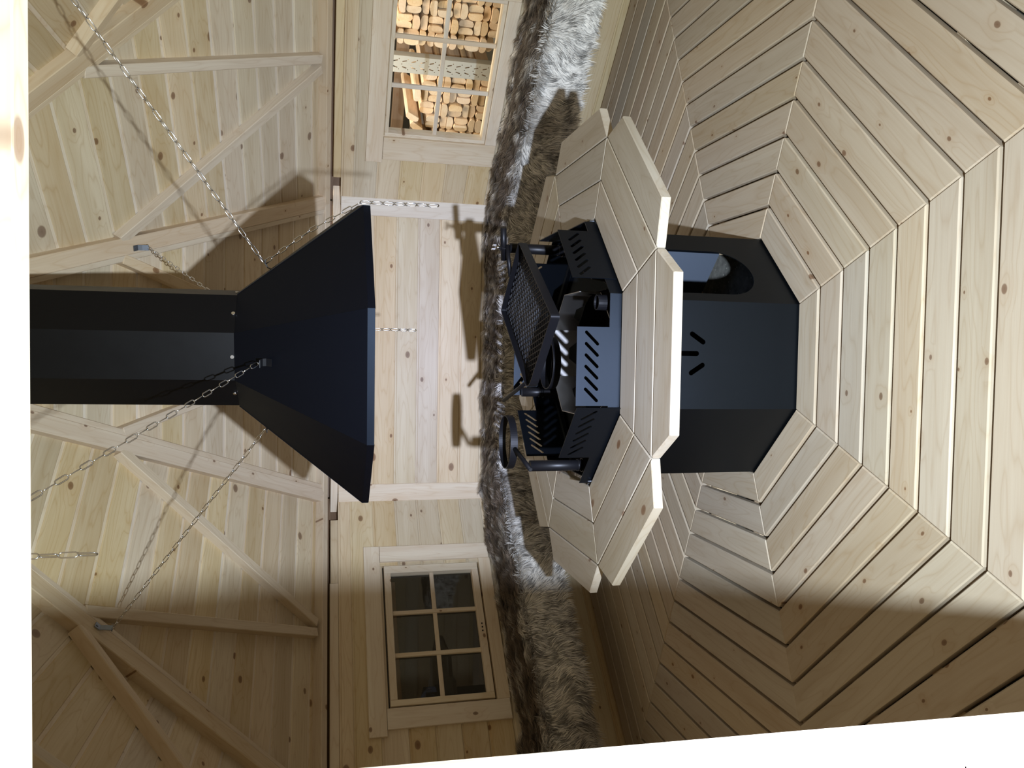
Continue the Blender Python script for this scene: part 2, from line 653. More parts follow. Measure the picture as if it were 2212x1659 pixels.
# ring rail on the wall tops and boards over the corners
trim1 = struct('trim_1', 'rail lying on top of the back wall, coloured paler as lit')
beam('rail', nrm(180) * (AW + 0.018) - tan_(180) * 1.065 + UP * 1.529, nrm(180) * (AW + 0.018) + tan_(180) * 1.09 + UP * 1.529, -nrm(180), 0.046, 0.045, M['trim'], trim1)  # paler than the side rails: its lit look is in the colour
for i, (ang, s0, s1) in enumerate(((135, -0.93, 0.74), (-135, -0.74, 0.93), (90, -0.95, 0.95), (-90, -0.95, 0.95))):
    tr = struct('trim_%d' % (i + 2), 'spruce rail lying on top of the %s wall' % ('right-back', 'left-back', 'right', 'left')[i])
    n_, t_ = nrm(ang), tan_(ang)
    if ang == -135:
        # two pieces butted end to end, the nearer one set a little lower
        beam('rail', n_ * (AW + 0.018) + t_ * s0 + UP * 1.529, n_ * (AW + 0.018) + t_ * (-0.30) + UP * 1.529, -n_, 0.046, 0.045, M['wall'], tr)
        beam('rail', n_ * (AW + 0.010) + t_ * (-0.298) + UP * 1.531, n_ * (AW + 0.010) + t_ * s1 + UP * 1.531, -n_, 0.050, 0.045, M['trim'], tr)
    else:
        beam('rail', n_ * (AW + 0.018) + t_ * s0 + UP * 1.529, n_ * (AW + 0.018) + t_ * s1 + UP * 1.529, -n_, 0.046, 0.045, M['wall'], tr)
for i, ang in enumerate((157.5, -157.5, 112.5, -112.5)):
    tr = struct('trim_%d' % (i + 6), 'pale board covering the %s corner of the walls' % ('right-back', 'left-back', 'right', 'left')[i])
    rr = AW / C8 - 0.028
    beam('corner_board', polar(rr, ang, 0.0), polar(rr, ang, ZTOP - 0.002), -polar(1, ang), 0.112, 0.016, M['trim'], tr)

# ---------------------------------------------------------------- windows
def window(name, ang, label, g, casing, muntins_t, munt_z, sash=None):
    """g = glass (t0,t1,z0,z1); casing = outer extents; all parts children of the window"""
    w = struct(name, label)
    n_, t_ = nrm(ang), tan_(ang)

    def bar(nm, ta, tb, za, zb, proud, depth, mat='trim', ch=0.002, along=None):
        L, W = tb - ta, zb - za
        horiz = L >= W if along is None else along == 'h'
        c = n_ * (AW - proud) + t_ * (ta + tb) / 2 + UP * (za + zb) / 2
        if horiz:
            return obj(nm, slab_mesh(nm, rect(L, W), depth, ch), M[mat], w, frame(-t_, UP, -n_, c))
        return obj(nm, slab_mesh(nm, rect(W, L), depth, ch), M[mat], w, frame(UP, t_, -n_, c))
    t0, t1, z0, z1 = g
    c0, c1, cz0, cz1 = casing['side_left'], casing['side_right'], casing['bottom'], casing['top']
    # casing boards
    bar('casing', casing['top_ext'][0], casing['top_ext'][1], cz1, casing['top_z'], 0.020, 0.020)
    bar('casing', c0[0], c0[1], cz0, cz1 - 0.002, 0.018, 0.018)
    bar('casing', c1[0], c1[1], cz0, cz1 - 0.002, 0.018, 0.018)
    bar('sill', c0[1] + 0.001, c1[0] - 0.001, casing['sill'][0], casing['sill'][1], 0.016, 0.018)
    # reveal frame
    fw = 0.022
    if sash:
        s0, s1, sz0, sz1 = sash
        bar('sash', s0, t0, sz0, sz1, 0.012, 0.045)
        bar('sash', t1, s1, sz0, sz1, 0.012, 0.045)
        bar('sash', t0 + 0.0005, t1 - 0.0005, sz0, z0, 0.012, 0.045)
        bar('sash', t0 + 0.0005, t1 - 0.0005, z1, sz1, 0.012, 0.045)
    else:
        bar('reveal', t0 - fw, t0, z0 - fw, z1 + fw, 0.004, 0.07)
        bar('reveal', t1, t1 + fw, z0 - fw, z1 + fw, 0.004, 0.07)
        bar('reveal', t0 + 0.0005, t1 - 0.0005, z0 - fw, z0, 0.004, 0.07)
        bar('reveal', t0 + 0.0005, t1 - 0.0005, z1, z1 + fw, 0.004, 0.07)
    # glazing bars, then the panes between them
    mw = 0.024
    dep = -0.004 if sash else -0.016
    for mt in muntins_t:
        bar('muntin', mt - mw / 2, mt + mw / 2, z0, z1, dep, 0.014)
    ts = [t0] + list(muntins_t) + [t1]
    for i in range(len(ts) - 1):
        a = ts[i] + (mw / 2 + 0.0005 if i else 0.0)
        b = ts[i + 1] - (mw / 2 + 0.0005 if i < len(ts) - 2 else 0.0)
        bar('muntin', a, b, munt_z - mw / 2, munt_z + mw / 2, dep - 0.001, 0.012, along='h')
    for i in range(len(ts) - 1):
        for za, zb in ((z0, munt_z), (munt_z, z1)):
            c = n_ * (AW - dep + 0.018) + t_ * (ts[i] + ts[i + 1]) / 2 + UP * (za + zb) / 2
            hx, hz = (ts[i + 1] - ts[i]) / 2, (zb - za) / 2
            me = mesh_from('pane', [(-hx, -hz, 0), (hx, -hz, 0), (hx, hz, 0), (-hx, hz, 0)], [[0, 1, 2, 3]])
            obj('pane', me, M['glass'], w, frame(-t_, UP, -n_, c))
    return w


window('window_1', 135, 'window with a cross of glazing bars looking onto stacked timber',
       (-0.408, 0.400, 0.682, 1.240),
       dict(side_left=(-0.575, -0.432), side_right=(0.424, 0.570), bottom=0.590, top=1.268, top_ext=(-0.60, 0.59), top_z=1.366, sill=(0.588, 0.658)),
       (-0.168, 0.113), 0.966)
w2 = window('window_2', -135, 'dark window of six panes in a spruce sash',
            (-0.335, 0.420, 0.712, 1.202),
            dict(side_left=(-0.515, -0.412), side_right=(0.464, 0.572), bottom=0.595, top=1.264, top_ext=(-0.515, 0.606), top_z=1.358, sill=(0.590, 0.662)),
            (-0.085, 0.168), 0.957, sash=(-0.383, 0.453, 0.673, 1.241))
lb = B()
for k in range(3):
    c = nrm(-135) * (AW - 0.0125) + tan_(-135) * (0.02 + 0.022 * k) + UP * 0.693
    lb.tube([c, c - nrm(-135) * 0.002], 0.0045, 10)
lb.build('latch', M['iron'], w2)

# ---------------------------------------------------------------- roof
ceiling = struct('ceiling', 'octagonal spruce-boarded roof on hip rafters')
SL = 0.80
AL = math.atan(SL)
CA, SA = math.cos(AL), math.sin(AL)
AE, ZE = 2.25, 1.612     # eave apothem and height of the board faces
RP = 0.107 / CA          # board cover along the slope


def roof_pt(ang, a, t, lift=0.0):
    """point on the roof's inner face; lift > 0 goes into the room"""
    n_ = nrm(ang)
    d = -UP * CA - n_ * SA
    return n_ * a + tan_(ang) * t + UP * (ZE + SL * (AE - a)) + d * lift


for ang in (180, 135, -135, 90, -90):
    n_, t_ = nrm(ang), tan_(ang)
    s_ = -n_ * CA + UP * SA
    d_ = -UP * CA - n_ * SA
    k = 0
    off = {180: 0.0, 135: 0.03, -135: 0.055, 90: 0.02, -90: 0.04}[ang]
    while True:
        v0 = k * RP - off
        v1 = v0 + RP - 0.0150
        a0, a1 = AE - v0 * CA, AE - v1 * CA
        if a1 < 0.34:
            break
        h0, h1 = a0 * T8 - 0.004, a1 * T8 - 0.004
        W = v1 - v0
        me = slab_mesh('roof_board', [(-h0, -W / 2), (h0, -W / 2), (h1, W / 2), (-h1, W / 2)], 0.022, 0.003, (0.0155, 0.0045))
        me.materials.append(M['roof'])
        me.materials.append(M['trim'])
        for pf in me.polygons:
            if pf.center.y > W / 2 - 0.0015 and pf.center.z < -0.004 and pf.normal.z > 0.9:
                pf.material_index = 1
        am = (a0 + a1) / 2
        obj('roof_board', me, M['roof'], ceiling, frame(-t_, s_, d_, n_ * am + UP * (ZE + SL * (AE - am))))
        k += 1
    beam('fascia', n_ * 2.315 + UP * 1.585 - t_ * 0.955, n_ * 2.315 + UP * 1.585 + t_ * 0.955, -n_, 0.17, 0.022, M['dark_timber'], ceiling)  # shade of the eave gap is put into the dark colour
    # eave beam at the foot of the panel
    e0, e1 = roof_pt(ang, AE - 0.018, -AE * T8 + 0.01, 0.058), roof_pt(ang, AE - 0.018, AE * T8 - 0.01, 0.058)
    beam('eave_beam', e0, e1, d_, 0.045, 0.058, M['beam'], ceiling)
    # the two braces from mid-eave to the hips
    for sg, aa in ((1, 1.10), (-1, 1.10)):
        tt = sg * (aa * T8 - 0.055)
        p0 = roof_pt(ang, 2.195, sg * 0.028, 0.048)
        p1 = roof_pt(ang, aa, tt, 0.048)
        beam('brace', p0, p1, d_, 0.048, 0.048, M['beam'], ceiling)
# hip rafters: two planks side by side
for ang in (157.5, -157.5, 112.5, -112.5):
    rd = polar(1, ang)
    td = Vector((math.cos(R(ang)), math.sin(R(ang)), 0))
    def rp(a, side, lift):
        p = polar(a / C8, ang, ZE + SL * (AE - a))
        dn = (-UP * math.cos(math.atan(SL * C8)) - rd * math.sin(math.atan(SL * C8)))
        return p + td * side + dn * lift, dn
    osd = 1 if ang > 0 else -1
    for side, lift, wd_ in ((-0.013 * osd, 0.060, 0.080), (0.0415 * osd, 0.057, 0.028)):
        p0, dn = rp(AE - 0.012, side, lift)
        p1, _ = rp(0.34, side, lift)
        beam('rafter', p0, p1, dn, wd_, lift - 0.006, M['beam'], ceiling)

# ---------------------------------------------------------------- doorway
door = struct('door_1', 'open doorway frame of pale planed spruce')
JT = 0.0215


def jx(z):
    return -0.3585 - JT * (1.58 - z)


beam('jamb', (jx(-0.14) - 0.0, -2.2235, -0.14), (jx(1.812), -2.2235, 1.812), (1, 0, JT * -1), 0.047, 0.06, M['jamb'], door, ch=0.0015)
beam('jamb', (0.455, -2.2235, -0.14), (0.455, -2.2235, 1.812), (-1, 0, 0), 0.047, 0.06, M['jamb'], door, ch=0.0015)
beam('header', (-0.46, -2.215, 1.814), (0.52, -2.215, 1.814), (0, 0, -1), 0.031, 0.07, M['jamb'], door, ch=0.0015)

# ---------------------------------------------------------------- smoke hood
HROT = math.degrees(-0.172)
HZ0, HZ1, HA0, HA1 = 1.452, 1.880, 0.503, 0.190
hood = thing('smoke_hood', 'black octagonal steel smoke hood with chimney pipe hanging over the grill', 'smoke hood', (0, 0, HZ0))


def tilt(x):
    return 0.014 * x


def hp(a, ang, z):
    p = polar(a, ang + HROT, z - HZ0)
    return p + UP * tilt(p.x) * (1 if z < 1.6 else 0.4)


for s in range(8):
    a0, a1 = 45 * s - 22.5, 45 * s + 22.5
    q = [hp(HA0 / C8, a0, HZ0 + 0.022), hp(HA0 / C8, a1, HZ0 + 0.022), hp(HA1 / C8, a1, HZ1), hp(HA1 / C8, a0, HZ1)]
    nn = (q[1] - q[0]).cross(q[2] - q[0]).normalized()
    if nn.dot(nrm(45 * s + HROT)) < 0:
        nn = -nn
    lipq = [hp(HA0 / C8, a0, HZ0), hp(HA0 / C8, a1, HZ0)]
    off = nn * (0.0015 if s % 2 == 0 else 0.0)
    v = [p + off for p in q] + [p + off - nn * 0.002 for p in q]
    f = [[0, 1, 2, 3], [7, 6, 5, 4]] + [[i, 4 + i, 4 + (i + 1) % 4, (i + 1) % 4] for i in range(4)]
    bb = B()
    bb.v += v
    bb.f += f
    bb.sm += [False] * 6
    o = bb.build('hood_panel', M['hood'], hood)
    r = B()
    ins = (nrm(45 * s + HROT)) * 0.002
    vv = [lipq[0] + off, lipq[1] + off, q[1] + off, q[0] + off]
    r.v += vv + [p - ins for p in vv]
    r.f += f
    r.sm += [False] * 6
    r.build('rim', M['hood'], o)
    if s in (0, 2, 4, 6):
        # hook bracket riveted to the panel
        zc = 1.775
        ac = HA0 + (HA1 - HA0) * (zc - HZ0 - 0.022) / (HZ1 - HZ0 - 0.022)
        c = polar(ac, 45 * s + HROT, zc - HZ0) + nn * 0.003
        ta = tan_(45 * s + HROT)
        sl = nn.cross(ta).normalized()
        if sl.z < 0:
            sl = -sl
        hb = B()
        hb.strip([c - sl * 0.022, c, c + sl * 0.006 + nn * 0.010, c + sl * 0.004 + nn * 0.028, c - sl * 0.006 + nn * 0.036], 0.024, 0.0025, up=ta)
        hb.build('hook', M['iron'], hood)
PTOP = 3.15
for s in range(8):
    a0, a1 = 45 * s - 22.5, 45 * s + 22.5
    pp = B()
    z0 = HZ1 - 0.004
    ra, rb = (HA1 - 0.002) / C8, 0.183 / C8
    q = [hp(ra, a0, z0), hp(ra, a1, z0), hp(rb, a1, PTOP), hp(rb, a0, PTOP)]
    ins = nrm(45 * s + HROT) * 0.002
    pp.v += q + [p - ins for p in q]
    pp.f += [[0, 1, 2, 3], [7, 6, 5, 4]] + [[i, 4 + i, 4 + (i + 1) % 4, (i + 1) % 4] for i in range(4)]
    pp.sm += [False] * 6
    o = pp.build('pipe_panel', M['soot'], hood)
    sc = B()
    c = (q[0] + q[1]) / 2 + UP * 0.012
    sc.tube([c - nrm(45 * s + HROT) * 0.001, c + nrm(45 * s + HROT) * 0.004], 0.006, 10)
    sc.build('screw', M['chain'], o)

# ---------------------------------------------------------------- chains
LP = 0.036


def link_mesh():
    b = B()
    pts = []
    hl, hw, wr = 0.0195 - 0.0015, 0.0058, 0.0017
    for e, s0 in ((1, -PI / 2), (-1, PI / 2)):
        for i in range(5):
            a = s0 + PI * i / 4
            pts.append((e * (hl - hw) + math.cos(a) * hw, math.sin(a) * hw, 0))
    b.tube(pts, wr, 6, closed=True)
    return b.mesh('chain_link')


LINK = link_mesh()
LINK.materials.append(M['chain'])


def chain(label, paths, bracket=None):
    """paths: polylines the links follow; link length is fixed, last link may overhang"""
    c = thing('chain', label, 'chain', paths[0][0], 'zinc chains holding the smoke hood')
    o0 = Vector(paths[0][0])
    k = 0
    for path in paths:
        pts = [Vector(p) for p in path]
        seg = [(pts[i + 1] - pts[i]).length for i in range(len(pts) - 1)]
        total = sum(seg)
        n = max(1, round(total / LP))
        st = total / n
        for i in range(n):
            d = (i + 0.5) * st
            j = 0
            while j < len(seg) - 1 and d > seg[j]:
                d -= seg[j]
                j += 1
            dirn = (pts[j + 1] - pts[j]).normalized()
            p = pts[j] + dirn * d
            a = dirn.cross(UP)
            a = a.normalized() if a.length > 0.05 else Vector((1, 0, 0))
            b_ = dirn.cross(a).normalized()
            roll = R(50) if k % 2 else R(-40)
            Y = a * math.cos(roll) + b_ * math.sin(roll)
            obj('chain_link', LINK, None, c, frame(dirn, Y, dirn.cross(Y), p - o0))
            k += 1
    if bracket is not None:
        p, out, along = bracket
        p, out, along = Vector(p) - o0, Vector(out), Vector(along)
        bb = B()
        side = out.cross(along).normalized()
        bb.strip([p - along * 0.020 + out * 0.002, p + along * 0.004 + out * 0.002, p + along * 0.016 + out * 0.016, p + along * 0.034 + out * 0.034, p + along * 0.040 + out * 0.030], 0.026, 0.003, up=side)
        bb.tube([p - along * 0.010 + out * 0.003, p - along * 0.010 + out * 0.006], 0.005, 8)
        bb.build('bracket', M['zinc'], c)
    return c


def hook_pt(k):
    zc = 1.785
    ac = HA0 + (HA1 - HA0) * (zc - HZ0 - 0.022) / (HZ1 - HZ0 - 0.022)
    return polar(ac + 0.030, 45 * k + HROT, zc + 0.015)


def rafter_face(ang, a):
    """centre of a rafter's inside face, its outward normal and the downhill direction"""
    be = math.atan(SL * C8)
    rd = polar(1, ang)
    dn = -UP * math.cos(be) - rd * math.sin(be)
    p = polar(a / C8, ang, ZE + SL * (AE - a)) + dn * 0.064
    return p, dn, (rd * math.cos(be) - UP * math.sin(be))


spec = [(0, -22.5, 'zinc chain rising left from the front hook of the black hood, a short end hanging'),
        (2, 67.5, 'zinc chain from the right hook of the black hood, its tail over the rim'),
        (4, 157.5, 'zinc chain behind the chimney pipe to the right-back hip rafter'),
        (6, -112.5, 'zinc chain from the left hook of the black hood to the shaded left rafter')]
for k, ang, lab in spec:
    p, dn, dh = rafter_face(ang, 1.14)
    hk = hook_pt(k)
    st = p + dn * 0.034 + dh * 0.036
    paths = [[st, hk]]
    if k == 0:
        q = polar(1.205, -20.9, 2.44)
        paths.append([q, Vector((q.x, q.y, 2.045))])
    if k == 2:
        rim = polar(HA0 / C8 + 0.010, 67.5 + HROT, HZ0 + 0.030 + tilt(0.45))
        paths.append([hk, rim * 0.5 + hk * 0.5 + nrm(90 + HROT) * 0.012 + nrm(0) * 0.0, rim, rim + Vector((0.004, 0, -0.25))])
    if k == 4:
        rim = polar(HA0 + 0.012, 180 + HROT, HZ0 + 0.03)
        rim2 = Vector((rim.x, rim.y, 1.215))
        paths.append([hk, rim, rim2])
    if k == 6:
        paths.append([hk, hk + Vector((-0.012, -0.02, -0.065))])
    chain(lab, paths, (p, dn, dh))

# ---------------------------------------------------------------- grill
grill = thing('grill', 'black octagonal steel grill hearth standing in the middle of the floor', 'grill', (0, 0, 0))
GA = 0.441
GT = 0.600


def plate_frame(ang, a, z=0.0):
    return frame(tan_(ang), UP, nrm(ang), nrm(ang) * a + UP * z)


gh = GA * T8
# body panels, z from the ground to under the table
for s in range(8):
    ang = 45 * s
    holes = []
    if s == 0:
        holes = [slot(0.057, 0.3765, 0.066, 0.017, R(57)), slot(0.0045, 0.405, 0.070, 0.017, R(90)), slot(-0.0475, 0.377, 0.066, 0.017, R(123))]
    if s == 1:
        arch = []
        for i in range(17):
            a = PI + PI * i / 16
            arch.append((-0.026 + 0.118 * math.cos(a), 0.234 + 0.118 * math.sin(a)))
        arch += [(0.092, 0.50), (-0.144, 0.50)]
        holes = [arch]
    if s == 7:
        holes = [slot(0.04, 0.455, 0.06, 0.013, R(90)), slot(0.0, 0.455, 0.06, 0.013, R(90)), slot(-0.04, 0.455, 0.06, 0.013, R(90))]
    b = B()
    zl = -0.03 if s == 3 else -0.126
    b.sheet([(-gh, zl), (gh, zl), (gh, GT), (-gh, GT)], holes, 0.003, plate_frame(ang, GA))
    o = b.build('body_panel', M['black'], grill)
    if s in (3, 4):  # added sheets: lamplight on the inner panels put into a paler colour
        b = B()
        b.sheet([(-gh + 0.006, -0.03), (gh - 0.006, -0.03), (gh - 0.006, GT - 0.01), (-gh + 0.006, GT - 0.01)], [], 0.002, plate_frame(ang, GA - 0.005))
        b.build('lit_panel_sheet', M['lit_panel'], grill)
# rim flange carrying shields and sockets
RA = 0.468
rb_ = B()
for s in range(8):
    p0, p1 = polar(RA / C8, 45 * s - 22.5, 0.64), polar(RA / C8, 45 * s + 22.5, 0.64)
    q0, q1 = polar((GA - 0.02) / C8, 45 * s - 22.5, 0.602), polar((GA - 0.02) / C8, 45 * s + 22.5, 0.602)
    h = Vector((0, 0, 0.035))
    hu = UP * (0.062 if s != 6 else 0.0)
    b0 = len(rb_.v)
    ino = nrm(45 * s) * 0.003
    rb_.v += [p0 - h, p1 - h, p1 + hu, p0 + hu, p0 - h - ino, p1 - h - ino, p1 + hu - ino, p0 + hu - ino]
    rb_.f += [[b0 + i for i in q] for q in ([0, 1, 2, 3], [7, 6, 5, 4], [3, 2, 6, 7], [0, 4, 5, 1], [0, 3, 7, 4], [1, 5, 6, 2])]
    rb_.sm += [False] * 6
    b0 = len(rb_.v)
    rb_.v += [p0 - h, p1 - h, q1, q0, p0 - h - UP * 0.003, p1 - h - UP * 0.003, q1 - UP * 0.003, q0 - UP * 0.003]
    rb_.f += [[b0 + i for i in q] for q in ([0, 1, 2, 3], [7, 6, 5, 4], [3, 2, 6, 7], [0, 4, 5, 1], [0, 3, 7, 4], [1, 5, 6, 2])]
    rb_.sm += [False] * 6
rb_.build('rim', M['black'], grill)
# sloping hearth bowl
for s in range(8):
    a0, a1 = 45 * s - 22.5, 45 * s + 22.5
    q = [polar(0.462 / C8, a0, 0.61), polar(0.462 / C8, a1, 0.61), polar(0.26 / C8, a1, 0.47), polar(0.26 / C8, a0, 0.47)]
    b = B()
    b.v += q + [p - UP * 0.003 for p in q]
    b.f += [[0, 1, 2, 3], [7, 6, 5, 4]] + [[i, 4 + i, 4 + (i + 1) % 4, (i + 1) % 4] for i in range(4)]
    b.sm += [False] * 6
    b.build('hearth_panel', M['black'], grill)
b = B()
b.sheet([tuple(polar(0.262 / C8, 22.5 + 45 * s)[:2]) for s in range(8)], [], 0.003, Matrix.Translation((0, 0, 0.47)))
b.build('hearth_floor', M['black'], grill)
# polished steel fire ring with notched lower edge
LA = 0.2265
lh = LA * T8
for s in range(8):
    ang = 45 * s
    zb, zt = 0.470, 0.682
    low = 0.585
    out = [(-lh, low - 0.01), (-0.045, low), (-0.022, low + 0.030), (0.022, low + 0.030), (0.045, low), (lh, low - 0.01), (lh, zt), (-lh, zt)]
    if s in (0, 1, 7):
        out = [(-lh, zb), (lh, zb), (lh, 0.60), (-lh, 0.60)]
    b = B()
    b.sheet(out, [], 0.0025, frame(-tan_(ang), UP, -nrm(ang), nrm(ang) * LA))
    o = b.build('fire_ring', M['steel'], grill)
    if s not in (0, 1, 7):
        b = B()
        b.sheet([(-lh, 0.47), (lh, 0.47), (lh, 0.578), (-lh, 0.578)], [], 0.003, frame(-tan_(ang), UP, -nrm(ang), nrm(ang) * (LA + 0.012)))
        b.build('ring_base', M['black'], grill)
# dark ash flap standing on the right inside
b = B()
b.sheet([(-0.09, 0.0), (0.09, 0.0), (0.09, 0.085), (-0.02, 0.085), (-0.05, 0.05), (-0.09, 0.05)], [], 0.003,
        frame(tan_(70), UP, nrm(70), nrm(70) * 0.30 + UP * 0.56))
b.build('ash_flap', M['iron'], grill)
# wind shields: slotted plates standing on the rim, gaps at the four sockets
for (xa, ya), (xb, yb), zt, d in (((-0.171, -0.4712), (0.084, -0.4712), 0.813, 1), ((0.2465, -0.4195), (0.4265, -0.2395), 0.815, -1),
                                  ((-0.360, -0.306), (-0.1775, -0.4885), 0.815, -1), ((0.4245, -0.234), (0.4245, 0.018), 0.810, 1),
                                  ((0.370, 0.280), (0.195, 0.455), 0.795, 1), ((0.070, 0.462), (-0.186, 0.462), 0.792, -1),
                                  ((-0.250, 0.392), (-0.424, 0.224), 0.790, -1)):
    pa, pb = Vector((xa, ya, 0)), Vector((xb, yb, 0))
    X = (pb - pa).normalized()
    L = (pb - pa).length
    holes = [slot(-L / 2 + 0.036 + (L - 0.072) * i / 5, zt - 0.051, 0.064, 0.0105, d * R(46)) for i in range(6)]
    b = B()
    b.sheet([(-L / 2, 0.662), (L / 2, 0.662), (L / 2, zt), (-L / 2, zt)], holes, 0.003, frame(X, UP, X.cross(UP), (pa + pb) / 2))
    b.build('wind_shield', M['black'], grill)
# sockets at the four gaps, three of them with a post
for px_, py_, post, zt in ((0.168, -0.400, False, 0), (-0.411, -0.135, True, 0.872), (0.410, 0.160, True, 0.893), (-0.170, 0.408, True, 0.768)):
    c = Vector((px_, py_, 0))
    b = B()
    ring_pts = [c + Vector((0.0245 * math.cos(2 * PI * i / 20), 0.0245 * math.sin(2 * PI * i / 20), 0.640 if post else 0.690)) for i in range(20)]
    b.strip(ring_pts, 0.07, 0.003, closed=True)
    b.build('socket', M['iron'], grill)
    if post:
        b = B()
        b.tube([c + UP * 0.606, c + UP * zt], 0.0200, 18)
        o = b.build('post', M['iron'], grill)
        b = B()
        b.tube([c + UP * 0.686, c + UP * 0.693], 0.0217, 18)
        b.build('collar', M['iron'], o)

# ---------------------------------------------------------------- table ring round the grill
table = thing('grill_table', 'octagonal wooden table ring of pale spruce boards around the black grill', 'table', (0, 0, 0))
TZ = 0.666
ta = [0.474, 0.604, 0.739, 0.862]
for s in range(8):
    ang = 45 * s
    n_, t_ = nrm(ang), tan_(ang)
    for k in range(3):
        a0, a1 = ta[k] + (0.002 if k else 0.006), ta[k + 1] - 0.002
        g = 0.0022
        if k < 2:
            h0, h1 = a0 * T8 - g, a1 * T8 - g
        else:
            h0 = a0 * T8 - g
            h1 = h0 - 0.078
        W = a1 - a0
        poly = [(-h1, -W / 2), (h1, -W / 2), (h0, W / 2), (-h0, W / 2)]
        me = slab_mesh('table_board', poly, 0.028, 0.003)
        obj('table_board', me, M['table'], table, frame(t_, -n_, UP, n_ * ((a0 + a1) / 2) + UP * (TZ + rnd.uniform(-0.0006, 0.0006))))
    c = polar(1, ang + 22.5)
    b = B()
    q = [c * 0.518, c * 0.78]
    b.strip([p + UP * (TZ - 0.034) for p in q], 0.010, 0.03)
    b.build('support_bar', M['zinc'], table)
# zinc corner straps seen in the two open gaps
for ang in (67.5, -67.5):
    b = B()
    c = polar(0.505, ang)
    td = Vector((math.cos(R(ang)), math.sin(R(ang)), 0))
    b.strip([c - td * 0.045 + UP * (TZ - 0.018), c + UP * (TZ - 0.018), c + td * 0.045 + UP * (TZ - 0.018)], 0.028, 0.003)
    b.tube([c + td * 0.02 + UP * 0.62, c + td * 0.02 + UP * (TZ + 0.010)], 0.003, 8)
    b.build('corner_strap', M['zinc'], table)

# ---------------------------------------------------------------- swinging grate
GZ = 0.880
gc = Vector((0.136, -0.085, GZ))
cr = [Vector((0.411, 0.000, GZ)), Vector((0.171, 0.280, GZ)), Vector((-0.139, -0.170, GZ)), Vector((0.116, -0.452, GZ))]
grate = thing('swing_grate', 'black expanded-metal cooking grate on a swing arm over the grill', 'grate', gc)


def rounded(pts, radii, n=7):
    out = []
    k = len(pts)
    for i in range(k):
        p0, p1, p2 = pts[i - 1], pts[i], pts[(i + 1) % k]
        r = radii[i]
        a, b2 = p1 + (p0 - p1).normalized() * r, p1 + (p2 - p1).normalized() * r
        for j in range(n):
            u = j / (n - 1)
            out.append(a * (1 - u) ** 2 + p1 * 2 * u * (1 - u) + b2 * u * u)
    return out


fr = rounded([p - gc for p in cr], [0.012, 0.012, 0.06, 0.012])
b = B()
b.strip(fr, 0.030, 0.004, closed=True)
b.build('frame', M['iron'], grate)
# expanded metal: zigzag strands across the frame
eu, ev = (cr[1] - cr[0]), (cr[3] - cr[0])
LU, LV = eu.length, ev.length
nu, nv = 20, 40
b = B()
o0 = cr[0] - gc - UP * 0.006
for i in range(1, nv):
    pts = []
    for j in range(nu + 1):
        zig = 0.5 if (j + i) % 2 else -0.5
        vv = min(max((i + zig) / nv, 0.012), 0.988)
        uu = 0.012 + 0.976 * j / nu
        # the rounded corner takes a little off that end
        cut = max(0.0, (uu - 0.83)) * max(0.0, (vv - 0.87)) * 18
        pts.append(o0 + eu * (uu - cut * 0.09) + ev * (vv - cut * 0.09))
    b.strip(pts, 0.0050, 0.0040)
mesh_o = b.build('expanded_mesh', M['iron'], grate)
mesh_o['kind'] = 'stuff'
# arm from the right-hand post
pp = Vector((0.410, 0.160, 0.0))
b = B()
a0 = Vector((pp.x + 0.010, pp.y - 0.015, 0.905))
a1 = (cr[0] * 0.52 + cr[1] * 0.48)
b.tube([a0 - gc, a1 + UP * 0.012 - gc + (a1 - a0).normalized() * 0.0], 0.0085, 12)
b.build('arm', M['iron'], grate)
b = B()
cd = Vector((0.62, -0.35, 0.10)).normalized()
cc = Vector((pp.x, pp.y, 0.915))
b.tube([cc - cd * 0.05 - gc, cc + cd * 0.085 - gc], 0.0125, 14)
b.tube([Vector((pp.x, pp.y, 0.885)) - gc, Vector((pp.x, pp.y, 0.93)) - gc], 0.0125, 14)
b.build('clamp', M['iron'], grate)
b = B()
wn = cc + UP * 0.022
b.tube([wn - UP * 0.012 - gc, wn + UP * 0.012 - gc], 0.006, 10)
for sg in (1, -1):
    b.box(wn + UP * 0.012 + Vector((0.006 * sg, -0.012 * sg, 0.006)) - gc, (0.006, 0.020, 0.012))
b.build('wing_nut', M['chain'], grate)


# ---------------------------------------------------------------- pot rings on arms
def pot_ring(label, centre, rad, band, arm0, arm1):
    c = Vector(centre)
    t = thing('pot_ring', label, 'pot holder', c, 'pot rings on swing arms')
    b = B()
    b.strip([Vector((rad * math.cos(2 * PI * i / 80), rad * math.sin(2 * PI * i / 80), 0)) for i in range(80)], band, 0.0035, closed=True)
    b.build('ring', M['iron'], t)
    p0, p1 = Vector(arm0), Vector(arm1)
    d = (p1 - p0).normalized()
    b = B()
    b.tube([p0 - c, p1 - c], 0.0085, 14)
    b.build('arm', M['iron'], t)
    b = B()
    b.tube([p0 - c - d * 0.0005, p0 - c + d * 0.002], 0.0064, 12)
    b.build('arm_end', M['hole'], t)
    b = B()
    b.tube([Vector((-rad * 0.98, 0.02, -band * 0.3)), Vector((rad * 0.98, -0.02, -band * 0.3))], 0.0018, 6)
    b.build('cross_wire', M['iron'], t)
    return t


pot_ring('black pot ring on the left post, standing clear above the wind shields', (-0.342, 0.030, 0.915), 0.100, 0.027, (-0.415, -0.200, 0.886), (-0.357, -0.069, 0.912))
pot_ring('black pot ring on the back post, half hidden beneath the cooking grate', (-0.040, 0.075, 0.742), 0.100, 0.030, (-0.212, 0.500, 0.826), (-0.075, 0.171, 0.752))

